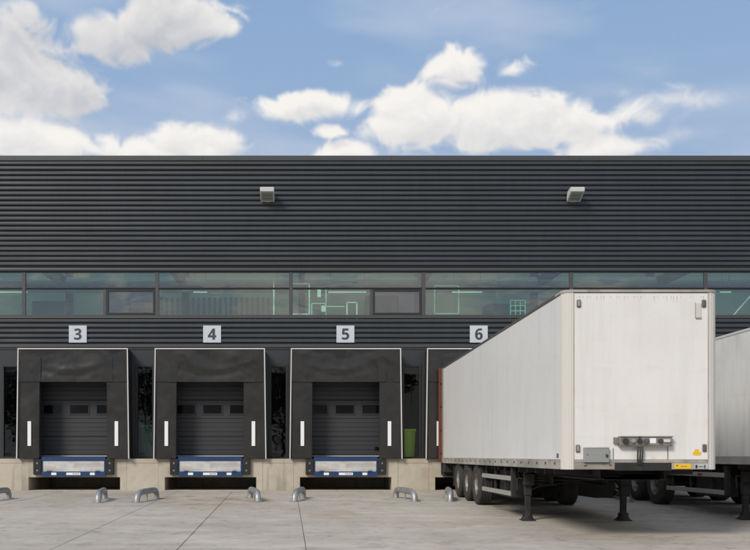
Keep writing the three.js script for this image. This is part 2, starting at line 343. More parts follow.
// cast slabs with open joints: [x at the wall, drift per metre towards the camera]
const joints = [[-24, 0], [-18, 0], [-13, 0], [-9.6, -0.004], [-7.6, -0.003], [-5.67, -0.004], [-3.96, 0.004], [-2.28, 0.0205], [-0.28, 0.0195], [8.1, 0.0], [14.5, 0], [20, 0], [26, 0]];
const rows = [0.51, 3.4, 24, 45];
function slab(i, j) {
  const G = 0.0045, [xa, ka] = joints[i], [xb, kb] = joints[i + 1], z0 = rows[j] + G, z1 = rows[j + 1] - G, e = (hash(i, j, 3) - 0.5) * 0.006;
  const P = (x, z, y) => [x, gy(z) + y, z];
  const c = 0.006, T = -0.002 + e, B = -0.06;
  const L = (z) => xa + ka * z + G, R = (z) => xb + kb * z - G;
  const ring = (inset, y) => [P(L(z0) + inset, z0 + inset, y), P(R(z0) - inset, z0 + inset, y), P(R(z1) - inset, z1 - inset, y), P(L(z1) + inset, z1 - inset, y)];
  const r0 = ring(0, B), r1 = ring(0, T - c), r2 = ring(c, T), pos = [], uv = [];
  const quad = (a, b, d, f) => { for (const q of [a, b, d, a, d, f]) { pos.push(...q); uv.push(q[0] + 12, q[2]); } };
  for (let k = 0; k < 4; k++) { const n = (k + 1) % 4; quad(r0[n], r0[k], r1[k], r1[n]); quad(r1[n], r1[k], r2[k], r2[n]); }
  quad(r2[3], r2[2], r2[1], r2[0]);
  const g = new THREE.BufferGeometry(); g.setAttribute('position', new THREE.Float32BufferAttribute(pos, 3)); g.setAttribute('uv', new THREE.Float32BufferAttribute(uv, 2)); g.computeVertexNormals(); return g;
}
for (let j = 0; j + 1 < rows.length; j++) for (let i = 0; i + 1 < joints.length; i++) mesh('slab', slab(i, j), M.yard, ground);

// ------------------------------------------------------------------ the warehouse
const DOCKS = [-7.25, -2.97, 1.28, 5.53, 9.79], X0 = -20, X1 = 26, ROOF = 10.66;
const hall = thing('warehouse', 'dark ribbed steel warehouse with a ribbon window above numbered loading docks', 'warehouse');
// horizontal ribs, one by one
const RIB = 0.161;
const ribProfile = (y) => [[y, 0], [y - 0.005, 0.03], [y - 0.011, 0.052], [y - 0.022, 0.062], [y - 0.055, 0.0655], [y - 0.095, 0.064], [y - 0.107, 0.058], [y - 0.113, 0.044], [y - 0.118, 0.02], [y - 0.122, 0.0], [y - RIB, 0]];
function ribs(top, bottom) { for (let y = top, i = 0; y - RIB > bottom - 0.06; y -= RIB, i++) mesh('cladding_rib', strip(ribProfile(y), X0, X1, 46, 0.0035, 300 + Math.round(y * 50)), M.steel, hall); }
ribs(10.50, 7.09);
ribs(5.465, 4.62);
mesh('wall_core', box(X0, X1, 7.0, 10.6, -0.3, -0.012), M.insideDark, hall);
mesh('wall_core', box(X0, X1, 4.5, 5.46, -0.3, -0.012), M.insideDark, hall);
// roof-edge capping in lengths
for (let x = X0, k = 0; x < X1 - 0.1; k++) {
  const b = k === 0 ? -15.25 : x + 6; const e = Math.min(b, X1);
  mesh('roof_capping', strip([[ROOF - 0.004, -0.4], [ROOF, -0.1], [ROOF, 0.09], [ROOF - 0.006, 0.098], [ROOF - 0.15, 0.098], [ROOF - 0.165, 0.082], [ROOF - 0.172, 0.0]], x + 0.003, e - 0.003, 12, 0.002, 400 + k), M.flashing, hall); x = e;
}
// flashings at window head, sill and above the docks
mesh('head_flashing', strip([[7.085, 0], [7.08, 0.075], [7.06, 0.08], [7.0, 0.08], [6.99, 0.02], [6.985, -0.05]], X0, X1, 30, 0.002, 420), M.flashing, hall);
mesh('sill_flashing', strip([[5.545, -0.03], [5.535, 0.062], [5.49, 0.066], [5.48, 0.05], [5.47, 0.0]], X0, X1, 30, 0.002, 421), M.frame, hall);
mesh('dock_flashing', strip([[4.665, 0.0], [4.655, 0.055], [4.56, 0.06], [4.55, 0.03], [4.50, 0.028], [4.49, -0.02]], X0, X1, 30, 0.002, 422), M.flashing, hall);
// ribbon window: mullion centres along the wall
const mull = [-17.55, -13.27, -8.99, -4.73, -0.45, 3.79, 8.51, 12.81, 17.1, 21.4];
const casementIn = [false, false, true, false, true, false, true, false, false];
for (let i = 0; i + 1 < mull.length; i++) {
  const a = mull[i], b = mull[i + 1], w = sub('window', hall), H = 0.062;
  const fr = [rbox(a - H + 0.002, a + H - 0.002, 5.545, 6.985, -0.07, 0.012, 0.006)];
  fr.push(rbox(a + H, b - H, 6.945, 6.985, -0.06, 0.006, 0.006), rbox(a + H, b - H, 5.545, 5.60, -0.06, 0.008, 0.006));
  mesh('frame', merge(fr), M.frame, w);
  mesh('transom', merge([box(a + H, b - H, 6.415, 6.455, -0.06, -0.012), box(a + H, b - H, 6.435, 6.468, -0.012, 0.03)]), M.frameDark, w);  // darker than the frame: the black gap shadow is put into its colour
  const pane = (x0, x1, y0, y1, m) => {
    const g = new THREE.PlaneGeometry(x1 - x0, y1 - y0); const p = mesh('pane', metres(g), m, w);
    p.position.set((x0 + x1) / 2, (y0 + y1) / 2, -0.035); p.rotation.set((hash(i, 1, Math.round(x0 * 9)) - 0.5) * 0.010, (hash(i, 2, Math.round(y0 * 9)) - 0.5) * 0.010, 0);
  };
  pane(a + H - 0.01, b - H + 0.01, 6.45, 6.955, M.glass);
  if (casementIn[i]) {
    const c = b - 1.66;   // opening light at the right of the bay
    pane(a + H - 0.01, c - 0.05, 5.59, 6.425, M.glass);
    mesh('casement_post', rbox(c - 0.06, c + 0.045, 5.602, 6.413, -0.06, 0.01, 0.006), M.frame, w);
    const y0 = 5.605, y1 = 6.41, x0 = c + 0.05, x1 = b - H - 0.004;
    mesh('casement_frame', merge([rbox(x0, x0 + 0.06, y0, y1, -0.05, 0.022, 0.006), rbox(x1 - 0.06, x1, y0, y1, -0.05, 0.022, 0.006), rbox(x0 + 0.06, x1 - 0.06, y1 - 0.06, y1, -0.05, 0.021, 0.006), rbox(x0 + 0.06, x1 - 0.06, y0, y0 + 0.06, -0.05, 0.021, 0.006)]), M.frameDark, w);
    pane(x0 + 0.05, x1 - 0.05, y0 + 0.05, y1 - 0.05, M.glassCasement);
  } else pane(a + H - 0.01, b - H + 0.01, 5.59, 6.425, M.glass);
}
mesh('window_end', box(X0, mull[0] - 0.062, 5.545, 6.985, -0.25, -0.01), M.frame, hall);
mesh('window_end', box(mull[mull.length - 1] - 0.06, X1, 5.545, 6.985, -0.25, -0.01), M.frame, hall);
// ground-floor wall: flat panels, door openings, slot windows
const DW = 1.36, DT = 3.9, PLY = 1.0;
{
  const edges = [];
  let x = X0;
  for (const c of DOCKS) { edges.push([x, c - DW]); mesh('lintel_panel', box(c - DW, c + DW, DT, 4.495, -0.25, -0.004), M.flatPanel, hall); x = c + DW; }
  edges.push([x, X1]);
  edges.forEach(([a, b], i) => {
    let c = (a + b) / 2; if (i === 0) c = b - 0.78; if (i === edges.length - 1) c = a + 0.78;
    const w = 0.315, y1 = 4.02;
    mesh('wall_panel', merge([box(a, c - w, PLY, 4.495, -0.25, 0), box(c + w, b, PLY, 4.495, -0.25, 0), box(c - w, c + w, y1, 4.495, -0.25, 0)]), M.flatPanel, hall);
    const sw = sub('slot_window', hall), F = 0.085;
    mesh('frame', merge([rbox(c - w, c - w + F, PLY, y1, -0.12, 0.02, 0.006), rbox(c + w - F, c + w, PLY, y1, -0.12, 0.02, 0.006), rbox(c - w + F, c + w - F, y1 - F, y1, -0.12, 0.019, 0.006), rbox(c - w + F, c + w - F, PLY, PLY + 0.06, -0.12, 0.019, 0.006)]), M.frameDark, sw);
    const g = mesh('pane', metres(new THREE.PlaneGeometry(2 * (w - F) + 0.02, y1 - PLY - F - 0.03)), M.glassSide, sw); g.position.set(c, (y1 - F + PLY + 0.05) / 2, -0.045); g.rotation.y = (hash(i, 4, 4) - 0.5) * 0.02;
  });
}
// sectional doors
function rangeOf(a, b, n) { return Array.from({ length: n }, (_, i) => [a + (b - a) * i / n, a + (b - a) * (i + 1) / n]); }
DOCKS.forEach((c) => {
  const d = sub('sectional_door', hall), z = -0.16;
  rangeOf(1.12, 4.05, 5).forEach(([y0, y1], i) => {
    const prof = [[y1 - 0.004, z - 0.04], [y1 - 0.006, z]], n = 4, h = (y1 - y0 - 0.012) / n;
    if (i === 2) prof.push([y0 + 0.006, z]);
    else for (let k = 0; k < n; k++) { const t = y1 - 0.006 - h * k; prof.push([t - h + 0.022, z + 0.001], [t - h + 0.014, z - 0.009], [t - h + 0.006, z - 0.009], [t - h, z]); }
    prof.push([y0 + 0.004, z - 0.04]);
    mesh('door_panel', strip(prof, c - DW + 0.01, c + DW - 0.01, 14, 0.003, 500 + i), M.door, d);
    if (i === 2) for (const o of [-0.86, 0, 0.86]) {
      const p = c + o, yc = (y0 + y1) / 2 - 0.005, v = sub('vision_light', d);
      mesh('rim', merge([rbox(p - 0.33, p + 0.33, yc + 0.135, yc + 0.175, z, z + 0.022, 0.008), rbox(p - 0.33, p + 0.33, yc - 0.175, yc - 0.135, z, z + 0.022, 0.008), rbox(p - 0.33, p - 0.29, yc - 0.135, yc + 0.135, z, z + 0.021, 0.008), rbox(p + 0.29, p + 0.33, yc - 0.135, yc + 0.135, z, z + 0.021, 0.008)]), M.door, v);
      mesh('pane', box(p - 0.29, p + 0.29, yc - 0.135, yc + 0.135, z + 0.001, z + 0.006), M.doorPane, v);
    }
  });
  if (c === 1.28) mesh('pull_handle', merge([rbox(c + 0.94, c + 1.09, 1.29, 1.36, z + 0.002, z + 0.05, 0.012), rbox(c + 0.96, c + 1.07, 1.36, 1.375, z + 0.01, z + 0.06, 0.004)]), M.doorPane, d);
  mesh('bottom_seal', rbox(c - DW + 0.01, c + DW - 0.01, 1.06, 1.105, z - 0.03, z + 0.02, 0.01), M.seal, d);
  mesh('backing', box(c - DW, c + DW, 1.0, 4.1, z - 0.1, z - 0.045), M.insideDark, d);
});
// plinth: precast pieces with pits under the levellers
const PZ = 0.5;
{
  let x = X0, k = 0;
  const plinth = sub('plinth', hall);
  const G = 0.006, B = -0.08;
  const band = (a, b) => {          // plain panel with a shallow coping
    mesh('panel', merge([box(a + G, b - G, B, 0.86, -0.3, PZ - 0.008), box(a + G, b - G, 0.866, PLY, -0.3, PZ)]), M.plinth, plinth);
  };
  for (const c of DOCKS) {
    const a = c - 1.64, b = c + 1.64, o = 1.44;
    band(x, a);
    mesh('dock_surround', merge([box(a, c - o, B, PLY - 0.002, -0.3, PZ - 0.004), box(c + o, b, B, PLY - 0.002, -0.3, PZ - 0.004), box(c - o, c + o, 0.42, PLY - 0.002, PZ - 0.24, PZ - 0.004)]), M.plinth, plinth);
    mesh('pit', merge([box(c - o - 0.1, c - o, B, 0.98, -2.2, -0.3), box(c + o, c + o + 0.1, B, 0.98, -2.2, -0.3), box(c - o, c + o, B, 0.98, -2.3, -2.2), box(c - o, c + o, 0.9, 0.985, -2.2, PZ - 0.245)]), M.pit, plinth);
    mesh('pit_floor', box(c - o, c + o, -0.2, 0.012, -2.2, PZ - 0.01), M.plinth, plinth);
    x = b;
  }
  band(x, X1);
}
// the closed shell behind: floor, back, ends, roof
mesh('shell', merge([box(X0, X1, 0.7, 0.89, -12, -2.31), box(X0, X1, -0.5, 10.55, -12.3, -12), box(X0 - 0.3, X0, -0.5, ROOF - 0.02, -12.3, 0.4), box(X1, X1 + 0.3, -0.5, ROOF - 0.02, -12.3, 0.4), box(X0, X1, 10.35, 10.6, -12.3, -4.4), box(X0, X1, 10.35, 10.6, -1.6, -0.31)]), M.inside, hall);
mesh('added_rooflight', box(X0, X1, 10.5, 10.53, -4.4, -1.6), M.opal, hall);  // unseen opal strip added to let daylight in and brighten the upper floor
mesh('partition', box(X0, X1, 0.9, 4.6, -2.6, -2.45), M.insideDark, hall);  // unseen wall added to keep the ground floor dark behind the slot windows
mesh('floor_edge', box(X0, X1, 0.985, 0.995, -2.4, -0.3), M.insideDark, hall);
mesh('mezzanine', merge([box(X0, X1, 4.6, 4.8, -12, -0.31), box(X0, X1, 4.8, 10.3, -5.2, -5.05)]), M.inside, hall);
// steelwork and services of the upper floor, dimly seen through the ribbon window
for (let x = -17.2; x < X1; x += 4.27) { mesh('steel_column', box(x - 0.12, x + 0.12, 4.8, 10.3, -4.6, -4.35), M.steelInside, hall); mesh('roof_beam', box(x - 0.09, x + 0.09, 7.15, 7.5, -4.3, -0.6), M.steelInside, hall); }
mesh('cable_tray', box(X0, X1, 6.95, 7.05, -3.1, -2.8), M.steelInside, hall);
mesh('duct', (() => { const g = new THREE.CylinderGeometry(0.28, 0.28, 30, 20); g.rotateZ(Math.PI / 2); g.translate(2, 7.25, -3.8); return g; })(), M.ductInside, hall);
for (let k = 0; k < 22; k++) mesh('wall_batten', box(-5.4 + k * 0.2, -5.33 + k * 0.2, 5.0, 7.0, -5.04, -4.98), M.steelInside, hall);
for (const [a, b, h] of [[-9.9, -8.6, 6.7], [-6.4, -5.6, 6.45], [2.2, 3.4, 6.9], [6.6, 8.2, 6.6], [9.8, 10.6, 6.9], [11.2, 12.4, 6.5]]) mesh('stored_goods', rbox(a, b, 4.8, h, -4.9, -4.0, 0.03), M.goods, hall);

// ------------------------------------------------------------------ dock equipment
const SZ = 0.68;
function cloth(x0, x1, y0, y1, z, amp, s, nx, ny, skew = [0, 0], swag = 0) {    // hanging sheet with soft creases; skew moves the bottom left and right edges
  const g = new THREE.PlaneGeometry(1, 1, nx, ny), p = g.attributes.position, uv = g.attributes.uv;
  for (let i = 0; i < p.count; i++) {
    const u = p.getX(i) + 0.5, v = p.getY(i) + 0.5;
    const x = lerp(lerp(x0 + skew[0], x0, v), lerp(x1 + skew[1], x1, v), u), y = lerp(y0, y1, v);
    const dc = Math.min(Math.hypot(x - x0, (y - y1)), Math.hypot(x - x1, (y - y1)));
    const f = (fbm(x * 1.5 + y * 0.6, y * 1.5 - x * 0.4, 3, s) - 0.5) * 1.3 + (vnoise((x + y) * 4.5, (x - y) * 1.1, s + 3) - 0.5) * 0.6 * Math.exp(-dc);
    let sw = 0; if (swag) { const o = (hash(s, 1, 1) - 0.5) * 0.8, yr = y0 + 0.38 + 0.26 * ((x - o) / 1.1) ** 2, q = (y - yr) / 0.11; sw = swag * (Math.exp(-q * q) - 0.7 * Math.exp(-((q + 1.6) ** 2))) * Math.exp(-((x - o) ** 2) / 0.9); }
    const edge = Math.min(1, Math.min(u, 1 - u) * 8, Math.min(v + 0.3, 1 - v) * 8);
    p.setXYZ(i, x, y, z + f * amp * edge + sw * edge); uv.setXY(i, x, y);
  }
  g.computeVertexNormals(); return g;
}
function makeShelter(c, label, s) {
  const t = thing('dock_shelter', label, 'dock shelter', [c, PLY, 0], 'dock shelters along the wall'), T = 3.43, O = 1.70, Q = 1.745, I = 1.05;
  // side cheeks and roof of the frame
  for (const e of [-1, 1]) {
    const g = new THREE.BufferGeometry(), q = (x, y, z) => [e * x, y, z];
    const ring = [q(O - 0.06, T, 0.0), q(O, T, 0.0), q(O, T, SZ - 0.02), q(O - 0.06, T, SZ - 0.02)], low = [q(Q - 0.06, 0.012, 0.0), q(Q, 0.012, 0.0), q(Q, 0.012, SZ - 0.02), q(Q - 0.06, 0.012, SZ - 0.02)], pos = [];
    for (let k = 0; k < 4; k++) { const n = (k + 1) % 4; for (const v of e > 0 ? [low[n], low[k], ring[k], low[n], ring[k], ring[n]] : [low[k], low[n], ring[n], low[k], ring[n], ring[k]]) pos.push(...v); }
    for (const v of [low[0], low[1], low[2], low[0], low[2], low[3], ring[0], ring[2], ring[1], ring[0], ring[3], ring[2]]) pos.push(...v);
    g.setAttribute('position', new THREE.Float32BufferAttribute(pos, 3)); g.computeVertexNormals(); mesh('side_cheek', g, M.pvcSide, t);
    mesh('edge_trim', merge([bar([e * (O + 0.004), T + 0.02, SZ + 0.012], [e * (Q + 0.004), 0.0, SZ + 0.012], 0.034, 0.03)]), M.trim, t);
    // side curtain with its marker strip
    const cu = mesh('side_curtain', e < 0 ? cloth(-O + 0.02, -I, 0.015, 2.46, SZ - 0.03, 0.02, s + 1, 10, 30, [-0.045, -0.02]) : cloth(I, O - 0.02, 0.015, 2.46, SZ - 0.03, 0.02, s + 2, 10, 30, [0.02, 0.045]), M.pvc, t);
    mesh('curtain_return', box(e < 0 ? -I - 0.03 : I, e < 0 ? -I : I + 0.03, 0.05, 2.44, SZ - 0.2, SZ - 0.05), M.pvcSide, cu);
    mesh('marker_strip', rbox(e * 1.36 - 0.055, e * 1.36 + 0.055, 0.40, 1.17, SZ - 0.01, SZ + 0.004, 0.004), M.whiteStrip, cu);
  }
  mesh('roof_sheet', box(-O + 0.06, O - 0.06, T - 0.04, T - 0.002, 0.0, SZ - 0.03), M.pvcSide, t);
  mesh('edge_trim', rbox(-O - 0.02, O + 0.02, T - 0.012, T + 0.022, SZ - 0.002, SZ + 0.026, 0.006), M.trim, t);
  const hd = mesh('header_curtain', cloth(-O + 0.01, O - 0.01, 2.40, T - 0.005, SZ - 0.004, 0.045, s + 3, 60, 26, [0, 0], 0.014), M.pvc, t);
  for (const e of [-1, 1]) mesh('corner_patch', cloth(e < 0 ? -1.24 : 1.0, e < 0 ? -1.0 : 1.24, 2.41, 3.18, SZ + 0.006, 0.008, s + 6 + e, 4, 10), M.pvc, hd);
  return t;
}
const shelterNames = ['black dock shelter under the sign reading three, leftmost', 'black dock shelter under the sign reading four', 'black dock shelter under the sign reading five', 'black dock shelter under the sign reading six, where the white trailer is docked', 'black dock shelter behind the grey trailer at the right edge'];
DOCKS.forEach((c, i) => makeShelter(c, shelterNames[i], 600 + i * 20));
const bays = ['bay three', 'bay four', 'bay five', 'bay six behind the white trailer', 'the bay behind the grey trailer'];
// levellers
function makeLeveller(c, label) {
  const t = thing('dock_leveller', label, 'dock leveller', [c, 0, 0], 'dock levellers in their pits');
  mesh('platform', box(-1.0, 1.0, 0.995, 1.05, -2.1, PZ + 0.02), M.blue, t);
  mesh('top_beam', rbox(-1.0, 1.0, 0.93, 1.052, PZ + 0.025, PZ + 0.10, 0.008), M.blue, t);
  const lip = rbox(-0.955, 0.955, 0.598, 0.925, PZ + 0.04, PZ + 0.085, 0.006); mesh('lip', lip, M.lip, t);
  for (const e of [-1, 1]) mesh('lip_bracket', rbox(e * 0.98 - 0.022, e * 0.98 + 0.022, 0.6, 0.928, PZ + 0.02, PZ + 0.09, 0.006), M.blue, t);
  mesh('lower_beam', rbox(-1.0, 1.0, 0.45, 0.594, PZ + 0.03, PZ + 0.12, 0.01), M.blue, t);
  for (const e of [-1, 1]) mesh('lip_hook', rbox(e * 0.76 - 0.07, e * 0.76 + 0.07, 0.56, 0.628, PZ + 0.09, PZ + 0.135, 0.015), M.blue, t);
  for (const [a, b] of [[-0.69, -0.53], [-0.22, 0.22], [0.52, 0.67]]) mesh('label_plate', rbox(a, b, 0.487, 0.565, PZ + 0.118, PZ + 0.125, 0.003), M.whiteStrip, t);
  for (let k = 0; k < 4; k++) mesh('print_bar', box(-0.02 + k * 0.055, 0.015 + k * 0.055, 0.505, 0.548, PZ + 0.124, PZ + 0.1265), M.greyBox, t);
  for (const e of [-1, 1]) mesh('support_arm', box(e * 0.7 - 0.04, e * 0.7 + 0.04, 0.5, 0.89, -1.6, PZ - 0.26), M.chassis, t);
  return t;
}
DOCKS.forEach((c, i) => makeLeveller(c, `blue dock leveller with worn steel lip at ${bays[i]}`));
// rubber bumpers
const bumper = (() => {
  const t = thing('dock_bumper', '', 'dock bumper', [0, 0, 0], 'black rubber dock bumpers');
  mesh('block', rbox(-0.125, 0.125, 0.5, 0.99, PZ - 0.003, PZ + 0.12, 0.018), M.rubber, t);
  for (const y of [0.63, 0.86]) for (const x of [0]) mesh('bolt', merge([cyl(0.03, 0.012, 'z', x, y, PZ + 0.122, 12)]), M.bolt, t);
  return t;
})();
DOCKS.forEach((c, i) => [-1, 1].forEach((e, k) => {
  const l = `${e < 0 ? 'left' : 'right'} black rubber dock bumper at ${bays[i]}`, o = i || k ? copy(bumper, l) : bumper; o.userData.label = l; o.position.x = c + e * 1.135;
}));
// bay numbers
const font = await new FontLoader().loadAsync('fonts/droid/droid_sans_bold.typeface.json');
DOCKS.slice(0, 4).forEach((c, i) => {
  const n = String(i + 3), t = thing('number_sign', `pale square sign reading ${['three', 'four', 'five', 'six'][i]} above its dock`, 'sign', [c + 0.01, 4.97, 0.072], 'number signs above the docks');
  mesh('plate', rbox(-0.285, 0.285, -0.272, 0.272, 0.002, 0.02, 0.006), M.sign, t);
  const g = new TextGeometry(n, { font, size: 0.35, depth: 0.004, curveSegments: 10, bevelEnabled: true, bevelSize: 0.004, bevelThickness: 0.001, bevelSegments: 1 }); g.computeBoundingBox(); const bb = g.boundingBox;
  g.translate(-(bb.min.x + bb.max.x) / 2, -(bb.min.y + bb.max.y) / 2, 0.0205); mesh('numeral', g, M.digit, t);
});
// floodlights on the wall
function makeFlood(x, label) {
  const t = thing('floodlight', label, 'floodlight', [x, 9.2, 0.065], 'wall floodlights');
  const s = new THREE.Shape(); // side view: (z, y)
  s.moveTo(0.07, 0.0); s.lineTo(0.50, 0.20); s.lineTo(0.52, 0.285); s.quadraticCurveTo(0.50, 0.31, 0.45, 0.31); s.lineTo(0.16, 0.27); s.quadraticCurveTo(0.08, 0.22, 0.07, 0.0);
  const g = new THREE.ExtrudeGeometry(s, { depth: 0.40, bevelEnabled: true, bevelSize: 0.018, bevelThickness: 0.02, bevelSegments: 3 }); g.rotateY(-Math.PI / 2); g.translate(0.20, 0, 0);
  mesh('housing', g, M.lampBody, t);
  const pl = new THREE.BoxGeometry(0.36, 0.006, 0.40); pl.rotateX(-Math.atan2(0.20, 0.43)); pl.translate(0, 0.10 - 0.026, 0.285 + 0.008);
  mesh('glass', pl, M.lampGlass, t);
  for (const k of [-0.08, 0.07]) { const b = new THREE.BoxGeometry(0.28, 0.006, 0.022); b.rotateX(-Math.atan2(0.20, 0.43)); b.translate(0, 0.10 - 0.031 + k * 0.42, 0.285 + 0.009 + k * 0.9); mesh('louvre', b, M.lampLine, t); }
  mesh('bracket', merge([box(-0.06, 0.06, 0.02, 0.2, 0.0, 0.09), box(-0.09, 0.09, -0.02, 0.24, 0.0, 0.015)]), M.lampBody, t);
}
makeFlood(-1.19, 'grey floodlight on the wall above number five, left of the two');
makeFlood(8.55, 'grey floodlight on the wall above the white trailer, right of the two');
// galvanised wheel guides bent up out of the yard
function makeGuide(xf, zf, xr, zr, label, h = 0.245) {
  const t = thing('wheel_guide', label, 'wheel guide', [xf, gy(zf), zf], 'wheel guides in front of the docks');
  const dx = xr - xf, dz = zr - zf, dy = gy(zr) - gy(zf), P = (k, y) => [dx * k, dy * k + y, dz * k];
  const pts = [P(0, -0.05), P(0, 0.03), P(0.02, h * 0.55), P(0.09, h * 0.86), P(0.22, h), P(0.5, h * 1.02), P(0.82, h), P(0.94, h * 0.9), P(0.99, h * 0.55), P(1, 0.03), P(1, -0.05)];
  mesh('pipe', tube(pts, 0.08, 56, 18), M.galv, t);
  for (const k of [0, 1]) mesh('base_plate', cyl(0.15, 0.014, 'y', dx * k, dy * k + 0.006, dz * k, 24), M.galv, t);
  mesh('support', cyl(0.02, h, 'y', dx * 0.5, dy * 0.5 + h / 2, dz * 0.5, 10), M.galv, t);
}
makeGuide(-8.35, 5.4, -8.2, 4.0, 'bent galvanised pipe guide at the left edge, left of bay three');
makeGuide(-5.37, 5.6, -5.52, 4.1, 'bent galvanised pipe guide right of bay three, seen nearly end on');
makeGuide(-4.38, 5.5, -4.11, 4.0, 'bent galvanised pipe guide left of bay four');
makeGuide(-1.24, 5.2, -1.53, 3.7, 'bent galvanised pipe guide right of bay four');
makeGuide(-0.27, 5.2, -0.05, 3.7, 'bent galvanised pipe guide left of bay five');
makeGuide(2.9, 5.2, 2.55, 3.7, 'bent galvanised pipe guide right of bay five');
makeGuide(3.84, 5.2, 3.99, 3.75, 'bent galvanised pipe guide beside the rear wheels of the white trailer');
makeGuide(7.08, 5.2, 6.99, 3.75, 'pipe guide seen under the white trailer at its far side');
makeGuide(8.5, 5.3, 8.62, 3.75, 'pipe guide seen under the white trailer, beside the grey trailer');

// ------------------------------------------------------------------ trailers
const tyreGeo = (() => {
  const R = 0.53, w = 0.185, pts = [[0.285, -w * 0.86], [0.31, -w * 0.98], [0.40, -w * 1.03], [0.47, -w], [0.508, -w * 0.9], [R - 0.006, -w * 0.8], [R, -w * 0.7]];
  const grooves = [-0.42, -0.14, 0.14, 0.42]; for (const q of grooves) pts.push([R, w * (q - 0.045)], [R - 0.014, w * (q - 0.035)], [R - 0.014, w * (q + 0.035)], [R, w * (q + 0.045)]);
  pts.push([R, w * 0.7], [R - 0.006, w * 0.8], [0.508, w * 0.9], [0.47, w], [0.40, w * 1.03], [0.31, w * 0.98], [0.285, w * 0.86]);
  const g = new THREE.LatheGeometry(pts.map(([r, y]) => new THREE.Vector2(r, y)), 56); g.rotateZ(Math.PI / 2); return metres(g);
})();
const rimGeo = (() => {   // dished disc; +x is the outside before mirroring
  const pts = [[0.30, -0.155], [0.285, -0.15], [0.285, 0.13], [0.302, 0.158], [0.292, 0.165], [0.272, 0.14], [0.262, 0.06], [0.235, 0.0], [0.16, -0.02], [0.155, 0.0], [0.10, 0.005]];
  const g = new THREE.LatheGeometry(pts.map(([r, y]) => new THREE.Vector2(r, y)), 40); g.rotateZ(-Math.PI / 2); return metres(g);
})();
const hubGeo = (() => {
  const list = [new THREE.LatheGeometry([[0.16, -0.03], [0.16, 0.012], [0.145, 0.02], [0.115, 0.025], [0.105, 0.11], [0.09, 0.125], [0.001, 0.13]].map(([r, y]) => new THREE.Vector2(r, y)), 28).rotateZ(-Math.PI / 2)];
  for (let k = 0; k < 10; k++) { const a = k / 10 * Math.PI * 2; list.push(cyl(0.016, 0.045, 'x', 0.025, Math.cos(a) * 0.13, Math.sin(a) * 0.13, 8)); }
  return merge(list);
})();
